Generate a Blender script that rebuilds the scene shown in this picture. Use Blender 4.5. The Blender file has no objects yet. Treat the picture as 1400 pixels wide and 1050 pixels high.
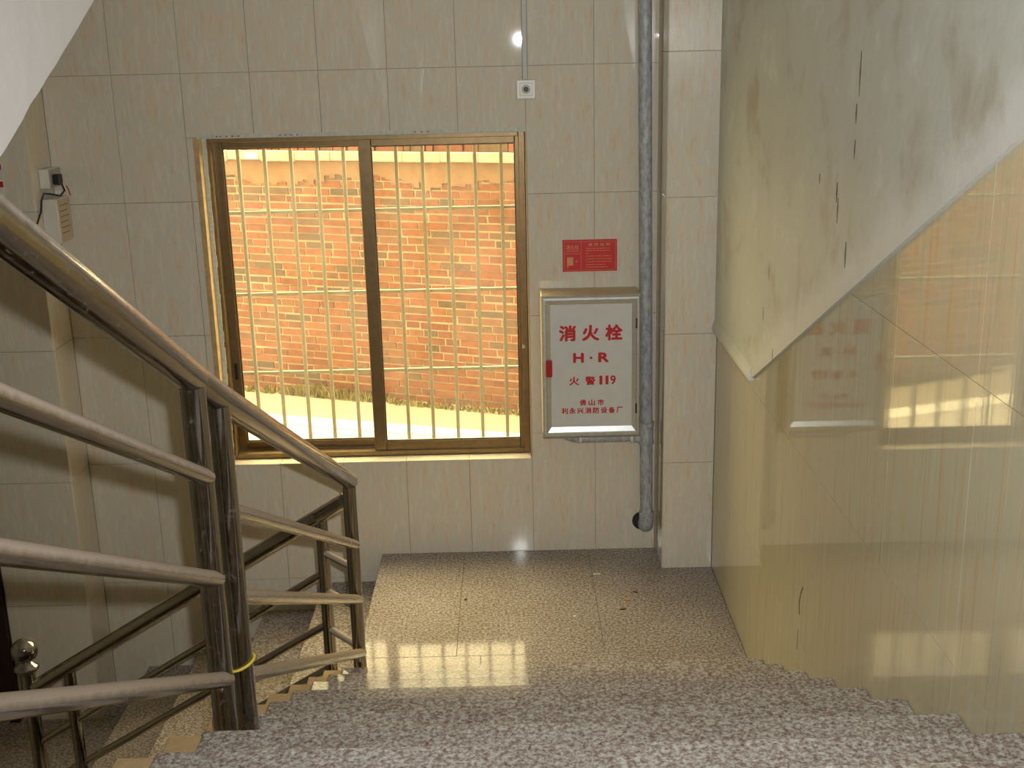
import bpy, bmesh, math, random
from mathutils import Vector, Matrix

random.seed(7)
SC = bpy.context.scene
COL = SC.collection

# ------------------------------------------------------------------ camera
PITCH, ROLL = 0.2761, 0.0235
CAM = Vector((0.0, -3.9931, 2.362))
cam_data = bpy.data.cameras.new('camera')
cam = bpy.data.objects.new('camera', cam_data)
COL.objects.link(cam)
fwd = Vector((0, math.cos(PITCH), -math.sin(PITCH)))
rgt = Vector((1, 0, 0))
upv = rgt.cross(fwd)
rc = rgt * math.cos(ROLL) - upv * math.sin(ROLL)
uc = rgt * math.sin(ROLL) + upv * math.cos(ROLL)
m = Matrix((rc, uc, -fwd)).transposed().to_4x4()
m.translation = CAM
cam.matrix_world = m
cam_data.sensor_width = 36.0
cam_data.lens = 1630.7 / 1400 * 36.0
cam_data.clip_start = 0.02
SC.camera = cam

# ------------------------------------------------------------------ view and light
SC.view_settings.view_transform = 'Standard'
SC.view_settings.look = 'None'
SC.view_settings.gamma = 1.0
SC.view_settings.use_curve_mapping = False
SC.view_settings.exposure = 0.0
FLASH_W = 280.0
SKY_S = 16.5
SUN_S = 1.0

# bright hazy sky, a little brighter towards the zenith (overcast)
world = bpy.data.worlds.new('daylight')
SC.world = world
world.use_nodes = True
wn = world.node_tree
wn.nodes.clear()
wtc = wn.nodes.new('ShaderNodeTexCoord')
wsep = wn.nodes.new('ShaderNodeSeparateXYZ')
wn.links.new(wtc.outputs['Generated'], wsep.inputs[0])
wrp = wn.nodes.new('ShaderNodeValToRGB')
wrp.color_ramp.elements[0].position = 0.0
wrp.color_ramp.elements[0].color = (0.80, 0.80, 0.78, 1)
wrp.color_ramp.elements[1].position = 0.9
wrp.color_ramp.elements[1].color = (1.0, 0.99, 0.96, 1)
wn.links.new(wsep.outputs['Z'], wrp.inputs[0])
bgn = wn.nodes.new('ShaderNodeBackground')
bgn.inputs['Strength'].default_value = SKY_S
wo = wn.nodes.new('ShaderNodeOutputWorld')
wn.links.new(wrp.outputs[0], bgn.inputs[0])
wn.links.new(bgn.outputs[0], wo.inputs[0])

sun_d = bpy.data.lights.new('sun', 'SUN')
sun_d.energy = SUN_S
sun_d.angle = math.radians(1.0)
sun_d.color = (1.0, 0.94, 0.84)
sun = bpy.data.objects.new('sun', sun_d)
COL.objects.link(sun)
sun.rotation_euler = Vector((1.0, 0.16, -1.7)).to_track_quat('-Z', 'Y').to_euler()   # from the left, high

fl_d = bpy.data.lights.new('camera_flash', 'SPOT')
fl_d.energy = FLASH_W
fl_d.color = (0.985, 1.0, 0.99)
fl_d.spot_size = math.radians(90)
fl_d.spot_blend = 1.0
fl_d.shadow_soft_size = 0.014
fl = bpy.data.objects.new('camera_flash', fl_d)
COL.objects.link(fl)
fl.location = CAM + Vector((0.045, 0.03, 0.055))
fl.rotation_euler = Vector((0.06, math.cos(PITCH), -math.sin(PITCH) + 0.10)).to_track_quat('-Z', 'Y').to_euler()

# the window lets the sky in: sampling portal only, it gives no light of its own
po_d = bpy.data.lights.new('window_portal', 'AREA')
po_d.shape = 'RECTANGLE'
po_d.size, po_d.size_y = 1.44, 1.52
po_d.cycles.is_portal = True
po = bpy.data.objects.new('window_portal', po_d)
COL.objects.link(po)
po.location = (-0.64, 1.58, 1.235)
po.rotation_euler = (math.radians(-90), 0, 0)

# ------------------------------------------------------------------ dimensions
T, R = 0.3014, 0.1442            # tread, riser
XR = 0.9103                      # tiled face of the right wall
YW = 1.3699                      # tiled face of the window wall
YP = 1.1314                      # front of the pillar and of the left wall bay
XL = -0.632                      # left edge of the landing
ZUP = R * 9                      # upper floor

# ------------------------------------------------------------------ materials
MAT = {}
def new_mat(name):
    mt = bpy.data.materials.new(name)
    mt.use_nodes = True
    nt = mt.node_tree
    b = nt.nodes['Principled BSDF']
    MAT[name] = mt
    return mt, nt, b
def N(nt, typ, **kw):
    n = nt.nodes.new(typ)
    for k, v in kw.items():
        setattr(n, k, v)
    return n
def ramp(nt, stops, interp='LINEAR'):
    n = nt.nodes.new('ShaderNodeValToRGB')
    cr = n.color_ramp
    cr.interpolation = interp
    while len(cr.elements) < len(stops):
        cr.elements.new(0.5)
    for e, (p, c) in zip(cr.elements, stops):
        e.position = p
        e.color = (c[0], c[1], c[2], 1) if len(c) == 3 else c
    return n
def srgb(r, g, b):
    f = lambda c: (c / 255) / 12.92 if c / 255 <= 0.04045 else ((c / 255 + 0.055) / 1.055) ** 2.4
    return (f(r), f(g), f(b))
def simple(name, col, rough=0.5, metal=0.0, spec=0.5, var=0.0, vscale=20, bump=0.0, bscale=60):
    mt, nt, b = new_mat(name)
    b.inputs['Roughness'].default_value = rough
    b.inputs['Metallic'].default_value = metal
    b.inputs['Specular IOR Level'].default_value = spec
    geo = N(nt, 'ShaderNodeNewGeometry')
    noi = N(nt, 'ShaderNodeTexNoise')
    noi.inputs['Scale'].default_value = vscale
    noi.inputs['Detail'].default_value = 4
    nt.links.new(geo.outputs['Position'], noi.inputs['Vector'])
    lo = tuple(max(0, c * (1 - var)) for c in col); hi = tuple(min(1, c * (1 + var)) for c in col)
    rp = ramp(nt, [(0.3, lo), (0.7, hi)])
    nt.links.new(noi.outputs['Fac'], rp.inputs[0])
    nt.links.new(rp.outputs[0], b.inputs['Base Color'])
    if bump:
        n2 = N(nt, 'ShaderNodeTexNoise'); n2.inputs['Scale'].default_value = bscale; n2.inputs['Detail'].default_value = 5
        nt.links.new(geo.outputs['Position'], n2.inputs['Vector'])
        bp = N(nt, 'ShaderNodeBump'); bp.inputs['Strength'].default_value = bump; bp.inputs['Distance'].default_value = 0.01
        nt.links.new(n2.outputs['Fac'], bp.inputs['Height'])
        nt.links.new(bp.outputs[0], b.inputs['Normal'])
    return mt

def tile_mat(name, stops, rough, spec=0.5, wav=0.0, streak=(62, 62, 9)):
    """glazed tile with long vertical streaks; every tile shifted by its own random"""
    mt, nt, b = new_mat(name)
    geo = N(nt, 'ShaderNodeNewGeometry')
    oi = N(nt, 'ShaderNodeObjectInfo')
    mul = N(nt, 'ShaderNodeVectorMath', operation='MULTIPLY'); mul.inputs[1].default_value = streak
    nt.links.new(geo.outputs['Position'], mul.inputs[0])
    sc = N(nt, 'ShaderNodeMath', operation='MULTIPLY'); sc.inputs[1].default_value = 37.0
    nt.links.new(oi.outputs['Random'], sc.inputs[0])
    add = N(nt, 'ShaderNodeVectorMath', operation='ADD')
    nt.links.new(mul.outputs[0], add.inputs[0]); nt.links.new(sc.outputs[0], add.inputs[1])
    n1 = N(nt, 'ShaderNodeTexNoise'); n1.inputs['Scale'].default_value = 1.0; n1.inputs['Detail'].default_value = 5; n1.inputs['Roughness'].default_value = 0.62
    nt.links.new(add.outputs[0], n1.inputs['Vector'])
    rp = ramp(nt, stops)
    nt.links.new(n1.outputs['Fac'], rp.inputs[0])
    nt.links.new(rp.outputs[0], b.inputs['Base Color'])
    b.inputs['Roughness'].default_value = rough
    b.inputs['Specular IOR Level'].default_value = spec
    if wav:
        n2 = N(nt, 'ShaderNodeTexNoise'); n2.inputs['Scale'].default_value = 0.6; n2.inputs['Detail'].default_value = 2
        nt.links.new(add.outputs[0], n2.inputs['Vector'])
        bp = N(nt, 'ShaderNodeBump'); bp.inputs['Strength'].default_value = wav; bp.inputs['Distance'].default_value = 0.01
        nt.links.new(n2.outputs['Fac'], bp.inputs['Height']); nt.links.new(bp.outputs[0], b.inputs['Normal'])
    return mt

tile_mat('wall_tile', [(0.32, srgb(212, 196, 172)), (0.44, srgb(222, 209, 188)), (0.52, srgb(210, 207, 193)), (0.60, srgb(224, 214, 194)), (0.72, srgb(214, 212, 200))], 0.022, 0.5, 0.0, (52, 52, 8))
tile_mat('polished_tile', [(0.28, srgb(180, 164, 132)), (0.45, srgb(196, 184, 150)), (0.58, srgb(190, 186, 160)), (0.75, srgb(206, 196, 164))], 0.035, 0.5, 0.006, (75, 75, 2.4))
simple('grout', srgb(176, 158, 130), 0.9, var=0.1)
simple('cement_edge', srgb(188, 160, 116), 0.85, var=0.12, vscale=12, bump=0.3)

def granite_mat():
    mt, nt, b = new_mat('granite')
    geo = N(nt, 'ShaderNodeNewGeometry')
    v1 = N(nt, 'ShaderNodeTexVoronoi'); v1.inputs['Scale'].default_value = 210
    n1 = N(nt, 'ShaderNodeTexNoise'); n1.inputs['Scale'].default_value = 92; n1.inputs['Detail'].default_value = 6; n1.inputs['Roughness'].default_value = 0.7
    n2 = N(nt, 'ShaderNodeTexNoise'); n2.inputs['Scale'].default_value = 3; n2.inputs['Detail'].default_value = 3
    for n in (v1, n1, n2): nt.links.new(geo.outputs['Position'], n.inputs['Vector'])
    ra = ramp(nt, [(0.38, srgb(96, 72, 66)), (0.47, srgb(140, 118, 110)), (0.52, srgb(170, 165, 157)), (0.62, srgb(204, 206, 198))])
    nt.links.new(n1.outputs['Fac'], ra.inputs[0])
    rb = ramp(nt, [(0.0, srgb(106, 82, 74)), (0.35, srgb(160, 148, 140)), (0.8, srgb(202, 200, 192))])
    nt.links.new(v1.outputs['Color'], rb.inputs[0])
    mx = N(nt, 'ShaderNodeMixRGB', blend_type='MIX'); mx.inputs[0].default_value = 0.35
    nt.links.new(ra.outputs[0], mx.inputs[1]); nt.links.new(rb.outputs[0], mx.inputs[2])
    rd = ramp(nt, [(0.35, (0.84, 0.82, 0.80)), (0.7, (1, 1, 1))])
    nt.links.new(n2.outputs['Fac'], rd.inputs[0])
    m2 = N(nt, 'ShaderNodeMixRGB', blend_type='MULTIPLY'); m2.inputs[0].default_value = 1.0
    nt.links.new(mx.outputs[0], m2.inputs[1]); nt.links.new(rd.outputs[0], m2.inputs[2])
    nt.links.new(m2.outputs[0], b.inputs['Base Color'])
    rr = ramp(nt, [(0.3, (0.06, 0.06, 0.06)), (0.8, (0.12, 0.12, 0.12))])
    nt.links.new(n2.outputs['Fac'], rr.inputs[0]); nt.links.new(rr.outputs[0], b.inputs['Roughness'])
    b.inputs['Specular IOR Level'].default_value = 0.12
granite_mat()

def plaster_mat(name, base, dark, light, scale, rough=0.75):
    mt, nt, b = new_mat(name)
    geo = N(nt, 'ShaderNodeNewGeometry')
    n1 = N(nt, 'ShaderNodeTexNoise'); n1.inputs['Scale'].default_value = scale; n1.inputs['Detail'].default_value = 8; n1.inputs['Roughness'].default_value = 0.6; n1.inputs['Distortion'].default_value = 0.4
    nt.links.new(geo.outputs['Position'], n1.inputs['Vector'])
    rp = ramp(nt, [(0.30, dark), (0.46, base), (0.58, base), (0.74, light)])
    nt.links.new(n1.outputs['Fac'], rp.inputs[0])
    mul = N(nt, 'ShaderNodeVectorMath', operation='MULTIPLY'); mul.inputs[1].default_value = (6, 6, 3.0)
    nt.links.new(geo.outputs['Position'], mul.inputs[0])
    n2 = N(nt, 'ShaderNodeTexNoise'); n2.inputs['Scale'].default_value = 1; n2.inputs['Detail'].default_value = 6
    nt.links.new(mul.outputs[0], n2.inputs['Vector'])
    r2 = ramp(nt, [(0.32, (0.84, 0.81, 0.76)), (0.55, (1, 1, 1))])
    nt.links.new(n2.outputs['Fac'], r2.inputs[0])
    mx = N(nt, 'ShaderNodeMixRGB', blend_type='MULTIPLY'); mx.inputs[0].default_value = 0.22
    nt.links.new(rp.outputs[0], mx.inputs[1]); nt.links.new(r2.outputs[0], mx.inputs[2])
    nt.links.new(mx.outputs[0], b.inputs['Base Color'])
    b.inputs['Roughness'].default_value = rough
    n3 = N(nt, 'ShaderNodeTexNoise'); n3.inputs['Scale'].default_value = 14; n3.inputs['Detail'].default_value = 4
    nt.links.new(geo.outputs['Position'], n3.inputs['Vector'])
    bp = N(nt, 'ShaderNodeBump'); bp.inputs['Strength'].default_value = 0.25; bp.inputs['Distance'].default_value = 0.01
    nt.links.new(n3.outputs['Fac'], bp.inputs['Height']); nt.links.new(bp.outputs[0], b.inputs['Normal'])
plaster_mat('dirty_plaster', srgb(202, 205, 194), srgb(184, 178, 160), srgb(222, 226, 218), 4.2, 0.5)
def add_skim(mt):
    """lighter filler trowelled along the sloping tile edge, feathering out upwards"""
    nt = mt.node_tree; b = nt.nodes['Principled BSDF']
    src = b.inputs['Base Color'].links[0].from_socket
    geo = N(nt, 'ShaderNodeNewGeometry'); sp = N(nt, 'ShaderNodeSeparateXYZ'); nt.links.new(geo.outputs['Position'], sp.inputs[0])
    k = N(nt, 'ShaderNodeMath', operation='MULTIPLY_ADD'); k.inputs[1].default_value = R / T; k.inputs[2].default_value = -(1.1358 + R / T * 0.3276)
    nt.links.new(sp.outputs['Y'], k.inputs[0])
    d = N(nt, 'ShaderNodeMath', operation='ADD'); nt.links.new(k.outputs[0], d.inputs[0]); nt.links.new(sp.outputs['Z'], d.inputs[1])
    n1 = N(nt, 'ShaderNodeTexNoise'); n1.inputs['Scale'].default_value = 7; n1.inputs['Detail'].default_value = 7; n1.inputs['Roughness'].default_value = 0.65
    nt.links.new(geo.outputs['Position'], n1.inputs['Vector'])
    j = N(nt, 'ShaderNodeMath', operation='MULTIPLY_ADD'); j.inputs[1].default_value = 0.30; j.inputs[2].default_value = -0.15
    nt.links.new(n1.outputs['Fac'], j.inputs[0])
    e = N(nt, 'ShaderNodeMath', operation='ADD'); nt.links.new(d.outputs[0], e.inputs[0]); nt.links.new(j.outputs[0], e.inputs[1])
    rp = ramp(nt, [(0.05, (0.85, 0.85, 0.85)), (0.15, (0, 0, 0))]); nt.links.new(e.outputs[0], rp.inputs[0])
    mx = N(nt, 'ShaderNodeMixRGB'); nt.links.new(rp.outputs[0], mx.inputs[0]); nt.links.new(src, mx.inputs[1]); mx.inputs[2].default_value = (*srgb(222, 222, 216), 1)
    nt.links.new(mx.outputs[0], b.inputs['Base Color'])
add_skim(MAT['dirty_plaster'])
plaster_mat('fresh_plaster', srgb(206, 204, 190), srgb(178, 174, 154), srgb(222, 220, 210), 7, 0.6)
plaster_mat('white_paint', srgb(240, 236, 236), srgb(234, 230, 230), srgb(244, 242, 242), 3, 0.7)

def steel_mat(name, base, rough, dust_amt, dust_col, cover=-0.27, smear=0.25):
    """stainless tube with dust settled on upward faces"""
    mt, nt, b = new_mat(name)
    geo = N(nt, 'ShaderNodeNewGeometry')
    n1 = N(nt, 'ShaderNodeTexNoise'); n1.inputs['Scale'].default_value = 26; n1.inputs['Detail'].default_value = 7; n1.inputs['Roughness'].default_value = 0.7
    nt.links.new(geo.outputs['Position'], n1.inputs['Vector'])
    rr = ramp(nt, [(0.35, (rough * 0.7,) * 3), (0.75, (min(1, rough * 1.9),) * 3)])
    nt.links.new(n1.outputs['Fac'], rr.inputs[0])
    nt.links.new(rr.outputs[0], b.inputs['Roughness'])
    b.inputs['Base Color'].default_value = (*base, 1)
    b.inputs['Metallic'].default_value = 1.0
    sep = N(nt, 'ShaderNodeSeparateXYZ'); nt.links.new(geo.outputs['Normal'], sep.inputs[0])
    ad = N(nt, 'ShaderNodeMath', operation='MULTIPLY_ADD'); ad.inputs[1].default_value = 0.55; ad.inputs[2].default_value = cover
    nt.links.new(n1.outputs['Fac'], ad.inputs[0])
    su = N(nt, 'ShaderNodeMath', operation='ADD'); nt.links.new(sep.outputs['Z'], su.inputs[0]); nt.links.new(ad.outputs[0], su.inputs[1])
    rd = ramp(nt, [(0.0, (0, 0, 0)), (0.62, (dust_amt,) * 3)])
    nt.links.new(su.outputs[0], rd.inputs[0])
    # fingermarks and lime smears all round
    n4 = N(nt, 'ShaderNodeTexNoise'); n4.inputs['Scale'].default_value = 55; n4.inputs['Detail'].default_value = 6; n4.inputs['Distortion'].default_value = 1.2
    nt.links.new(geo.outputs['Position'], n4.inputs['Vector'])
    r4 = ramp(nt, [(0.60, (0, 0, 0)), (0.74, (smear, smear, smear))]); nt.links.new(n4.outputs['Fac'], r4.inputs[0])
    mxm = N(nt, 'ShaderNodeMath', operation='MAXIMUM'); nt.links.new(rd.outputs[0], mxm.inputs[0]); nt.links.new(r4.outputs[0], mxm.inputs[1])
    df = N(nt, 'ShaderNodeBsdfDiffuse'); df.inputs['Color'].default_value = (*dust_col, 1)
    ms = N(nt, 'ShaderNodeMixShader')
    nt.links.new(mxm.outputs[0], ms.inputs[0]); nt.links.new(b.outputs[0], ms.inputs[1]); nt.links.new(df.outputs[0], ms.inputs[2])
    nt.links.new(ms.outputs[0], nt.nodes['Material Output'].inputs[0])
steel_mat('dusty_steel', (0.42, 0.38, 0.34), 0.14, 1.0, srgb(196, 182, 168), -0.30, 0.22)
steel_mat('dusty_bar', (0.44, 0.40, 0.36), 0.17, 1.0, srgb(178, 163, 147), 0.02)
steel_mat('lower_steel', (0.42, 0.39, 0.34), 0.18, 0.30, srgb(130, 112, 92))
steel_mat('post_steel', (0.34, 0.32, 0.31), 0.06, 0.25, srgb(176, 160, 144), smear=0.16)

simple('bronze_aluminium', srgb(138, 116, 82), 0.38, 0.6, var=0.10, vscale=30)
simple('silver_aluminium', srgb(206, 208, 204), 0.34, 0.7, var=0.06, vscale=40)
simple('cabinet_steel', srgb(196, 178, 140), 0.42, 0.5, var=0.08)
simple('cabinet_panel', srgb(206, 206, 202), 0.35, 0.0, var=0.03)
simple('red_print', srgb(190, 18, 24), 0.5, var=0.06)
simple('red_sign', srgb(206, 26, 24), 0.4, var=0.06)
simple('gold_print', srgb(214, 150, 96), 0.5, var=0.05)
simple('red_plastic', srgb(176, 30, 28), 0.35, var=0.05)
simple('white_plastic', srgb(222, 218, 208), 0.35, var=0.03)
simple('grey_plastic', srgb(168, 166, 156), 0.4, var=0.05)
simple('paper', srgb(206, 190, 160), 0.8, var=0.04)
simple('ink', srgb(90, 76, 60), 0.8)
simple('dark_plastic', srgb(40, 36, 34), 0.45, var=0.1)
simple('lens_grey', srgb(120, 116, 106), 0.25, var=0.05)
simple('sealant', srgb(200, 204, 192), 0.6, var=0.14, vscale=60, bump=0.3)
simple('tile_edge', srgb(190, 162, 116), 0.6, var=0.15, vscale=25)
simple('door_maroon', srgb(46, 20, 18), 0.35, var=0.2, vscale=14)
simple('brass', srgb(196, 150, 80), 0.3, 1.0, var=0.05)
simple('yellow_string', srgb(220, 198, 72), 0.7, var=0.05)
simple('cigarette_paper', srgb(226, 160, 70), 0.8, var=0.1)
simple('white_scrap', srgb(226, 224, 214), 0.8, var=0.05)
simple('dark_scrap', srgb(60, 42, 30), 0.8, var=0.1)
simple('rust_stain', srgb(96, 56, 28), 0.7, var=0.2)
simple('ink_mark', srgb(112, 98, 84), 0.8, var=0.1)
simple('concrete_floor', srgb(120, 108, 92), 0.8, var=0.15, vscale=6, bump=0.2)
simple('red_pencil', srgb(170, 70, 70), 0.8, var=0.05)

def galv_mat():
    mt, nt, b = new_mat('galvanised_pipe')
    geo = N(nt, 'ShaderNodeNewGeometry')
    mul = N(nt, 'ShaderNodeVectorMath', operation='MULTIPLY'); mul.inputs[1].default_value = (70, 70, 26)
    nt.links.new(geo.outputs['Position'], mul.inputs[0])
    n1 = N(nt, 'ShaderNodeTexNoise'); n1.inputs['Scale'].default_value = 1; n1.inputs['Detail'].default_value = 7; n1.inputs['Roughness'].default_value = 0.7
    nt.links.new(mul.outputs[0], n1.inputs['Vector'])
    rp = ramp(nt, [(0.30, srgb(116, 120, 126)), (0.46, srgb(160, 164, 168)), (0.60, srgb(186, 188, 186)), (0.75, srgb(216, 216, 210))])
    nt.links.new(n1.outputs['Fac'], rp.inputs[0]); nt.links.new(rp.outputs[0], b.inputs['Base Color'])
    b.inputs['Metallic'].default_value = 0.05; b.inputs['Roughness'].default_value = 0.5
galv_mat()

def brick_mat():
    mt, nt, b = new_mat('brick_red')
    geo = N(nt, 'ShaderNodeNewGeometry'); oi = N(nt, 'ShaderNodeObjectInfo')
    a = N(nt, 'ShaderNodeMath', operation='ADD'); nt.links.new(geo.outputs['Random Per Island'], a.inputs[0]); nt.links.new(oi.outputs['Random'], a.inputs[1])
    fr = N(nt, 'ShaderNodeMath', operation='FRACT'); nt.links.new(a.outputs[0], fr.inputs[0])
    rp = ramp(nt, [(0.0, srgb(118, 74, 52)), (0.3, srgb(130, 80, 52)), (0.6, srgb(136, 88, 60)), (0.82, srgb(116, 84, 62)), (1.0, srgb(92, 78, 62))])
    nt.links.new(fr.outputs[0], rp.inputs[0])
    n1 = N(nt, 'ShaderNodeTexNoise'); n1.inputs['Scale'].default_value = 22; n1.inputs['Detail'].default_value = 5
    nt.links.new(geo.outputs['Position'], n1.inputs['Vector'])
    r2 = ramp(nt, [(0.34, (0.72, 0.76, 0.74)), (0.55, (1, 1, 1)), (0.75, (1.0, 1.0, 1.0))])
    nt.links.new(n1.outputs['Fac'], r2.inputs[0])
    mx = N(nt, 'ShaderNodeMixRGB', blend_type='MULTIPLY'); mx.inputs[0].default_value = 1
    nt.links.new(rp.outputs[0], mx.inputs[1]); nt.links.new(r2.outputs[0], mx.inputs[2])
    nt.links.new(mx.outputs[0], b.inputs['Base Color']); b.inputs['Roughness'].default_value = 0.9
brick_mat()
simple('mortar', srgb(170, 158, 132), 0.95, var=0.10, vscale=18, bump=0.4)
simple('beam_concrete', srgb(176, 166, 146), 0.95, var=0.14, vscale=20, bump=0.4)
simple('cement_smear', srgb(132, 104, 78), 0.95, var=0.14, vscale=9, bump=0.4)
simple('sandy_ground', srgb(150, 140, 120), 0.95, var=0.08, vscale=5, bump=0.2)
simple('road_concrete', srgb(176, 172, 162), 0.9, var=0.04, vscale=4)
simple('kerb_white', srgb(226, 224, 216), 0.9, var=0.03)
simple('weed_green', srgb(136, 128, 76), 0.9, var=0.25, vscale=30)
simple('grille_steel', srgb(122, 116, 96), 0.5, 0.1, var=0.08)
simple('outside_render', srgb(104, 98, 90), 0.9, var=0.06)

def glass_mat():
    mt, nt, b = new_mat('amber_glass')
    nt.nodes.remove(b)
    tr = N(nt, 'ShaderNodeBsdfTransparent'); tr.inputs['Color'].default_value = (0.95, 0.78, 0.41, 1)
    gl = N(nt, 'ShaderNodeBsdfGlossy'); gl.inputs['Roughness'].default_value = 0.02; gl.inputs['Color'].default_value = (1, 1, 1, 1)
    fr = N(nt, 'ShaderNodeFresnel'); fr.inputs['IOR'].default_value = 1.5
    ms = N(nt, 'ShaderNodeMixShader')
    nt.links.new(fr.outputs[0], ms.inputs[0]); nt.links.new(tr.outputs[0], ms.inputs[1]); nt.links.new(gl.outputs[0], ms.inputs[2])
    du = N(nt, 'ShaderNodeBsdfTranslucent'); du.inputs['Color'].default_value = (0.95, 0.80, 0.50, 1)
    geo = N(nt, 'ShaderNodeNewGeometry'); nz = N(nt, 'ShaderNodeTexNoise'); nz.inputs['Scale'].default_value = 4.0; nz.inputs['Detail'].default_value = 6
    nt.links.new(geo.outputs['Position'], nz.inputs['Vector'])
    rp = ramp(nt, [(0.3, (0.010, 0.010, 0.010)), (0.75, (0.034, 0.034, 0.034))]); nt.links.new(nz.outputs['Fac'], rp.inputs[0])
    m2 = N(nt, 'ShaderNodeMixShader'); nt.links.new(rp.outputs[0], m2.inputs[0]); nt.links.new(ms.outputs[0], m2.inputs[1]); nt.links.new(du.outputs[0], m2.inputs[2])
    nt.links.new(m2.outputs[0], nt.nodes['Material Output'].inputs[0])
glass_mat()

# ------------------------------------------------------------------ helpers
def link(o, parent=None):
    COL.objects.link(o)
    if parent is not None:
        o.parent = parent
        o.matrix_parent_inverse = Matrix.Identity(4)
        if parent.type == 'EMPTY' or parent.location.length > 0:
            pass
    return o
def tag(o, label=None, cat=None, group=None, kind=None):
    if label: o['label'] = label
    if cat: o['category'] = cat
    if group: o['group'] = group
    if kind: o['kind'] = kind
    return o
def empty(name, loc=(0, 0, 0)):
    o = bpy.data.objects.new(name, None)
    o.empty_display_size = 0.05
    o.location = loc
    COL.objects.link(o)
    bpy.context.view_layer.update()
    return o
def world_of(parent):
    M = Matrix.Identity(4)
    p = parent
    while p is not None:
        M = p.matrix_basis @ M if p.parent is None else p.matrix_parent_inverse @ p.matrix_basis @ M
        p = p.parent
    return M
def mesh_obj(name, bm, mat, parent=None, smooth=False, origin=None):
    """bm in world coordinates -> object with its own origin, parented keeping its place"""
    me = bpy.data.meshes.new(name)
    bmesh.ops.recalc_face_normals(bm, faces=bm.faces)
    if origin is None:
        vs = [v.co for v in bm.verts]
        lo = Vector((min(v.x for v in vs), min(v.y for v in vs), min(v.z for v in vs)))
        hi = Vector((max(v.x for v in vs), max(v.y for v in vs), max(v.z for v in vs)))
        origin = (lo + hi) / 2; origin.z = lo.z
    origin = Vector(origin)
    bmesh.ops.translate(bm, verts=bm.verts, vec=-origin)
    bm.to_mesh(me); bm.free()
    if smooth:
        for p in me.polygons: p.use_smooth = True
    mats = mat if isinstance(mat, (list, tuple)) else [mat]
    for mm in mats: me.materials.append(MAT[mm])
    o = bpy.data.objects.new(name, me)
    COL.objects.link(o)
    if parent is None:
        o.location = origin
    else:
        o.parent = parent
        o.location = world_of(parent).inverted() @ origin
    return o
def bm_box(bm, x0, x1, y0, y1, z0, z1, bevel=0.0, seg=1):
    g = bmesh.ops.create_cube(bm, size=1.0)
    vs = g['verts']
    for v in vs:
        v.co = Vector(((x0 + x1) / 2 + v.co.x * (x1 - x0), (y0 + y1) / 2 + v.co.y * (y1 - y0), (z0 + z1) / 2 + v.co.z * (z1 - z0)))
    if bevel:
        es = list({e for v in vs for e in v.link_edges})
        bmesh.ops.bevel(bm, geom=es, offset=bevel, segments=seg, affect='EDGES', profile=0.5)
    return bm
def box(name, x0, x1, y0, y1, z0, z1, mat, parent=None, bevel=0.0, seg=1, kind=None, smooth=False):
    o = mesh_obj(name, bm_box(bmesh.new(), x0, x1, y0, y1, z0, z1, bevel, seg), mat, parent, smooth)
    if kind: o['kind'] = kind
    return o
def bm_prism(bm, pts, axis, a, b):
    """extrude polygon pts (2-D) along axis 'x' (pts=(y,z)), 'y' (pts=(x,z)) or 'z' (pts=(x,y))"""
    def P(p, t):
        return {'x': (t, p[0], p[1]), 'y': (p[0], t, p[1]), 'z': (p[0], p[1], t)}[axis]
    A = [bm.verts.new(P(p, a)) for p in pts]; B = [bm.verts.new(P(p, b)) for p in pts]
    n = len(pts)
    bm.faces.new(A); bm.faces.new(B[::-1])
    for i in range(n):
        bm.faces.new((A[i], B[i], B[(i + 1) % n], A[(i + 1) % n]))
    return bm
def prism(name, pts, axis, a, b, mat, parent=None, kind=None):
    o = mesh_obj(name, bm_prism(bmesh.new(), pts, axis, a, b), mat, parent)
    if kind: o['kind'] = kind
    return o
def bm_tube(bm, pts, r, seg=24, caps=True, rads=None):
    """round tube through points with mitred joints"""
    pts = [Vector(p) for p in pts]
    rings = []
    ref = None
    for i, p in enumerate(pts):
        if i == 0: d = (pts[1] - p).normalized()
        elif i == len(pts) - 1: d = (p - pts[i - 1]).normalized()
        else: d = ((pts[i + 1] - p).normalized() + (p - pts[i - 1]).normalized()).normalized()
        if ref is None:
            ref = Vector((0, 0, 1)) if abs(d.z) < 0.9 else Vector((1, 0, 0))
        x = (ref - d * ref.dot(d)).normalized(); y = d.cross(x); ref = x
        rr = rads[i] if rads else r
        if 0 < i < len(pts) - 1:
            c = max(0.5, d.dot((p - pts[i - 1]).normalized())); rr_ = rr / c if not rads else rr
        else: rr_ = rr
        rings.append([bm.verts.new(p + (x * math.cos(2 * math.pi * k / seg) + y * math.sin(2 * math.pi * k / seg)) * rr) for k in range(seg)])
    for a, b in zip(rings, rings[1:]):
        for k in range(seg):
            bm.faces.new((a[k], a[(k + 1) % seg], b[(k + 1) % seg], b[k]))
    if caps:
        bm.faces.new(rings[0][::-1]); bm.faces.new(rings[-1])
    return bm
def shade(o, ang=40):
    me = o.data
    for p in me.polygons: p.use_smooth = True
    try:
        me.set_sharp_from_angle(angle=math.radians(ang))
    except Exception:
        pass
    return o
def tube(name, pts, r, mat, parent=None, seg=24, rads=None):
    return shade(mesh_obj(name, bm_tube(bmesh.new(), pts, r, seg, rads=rads), mat, parent))
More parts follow.
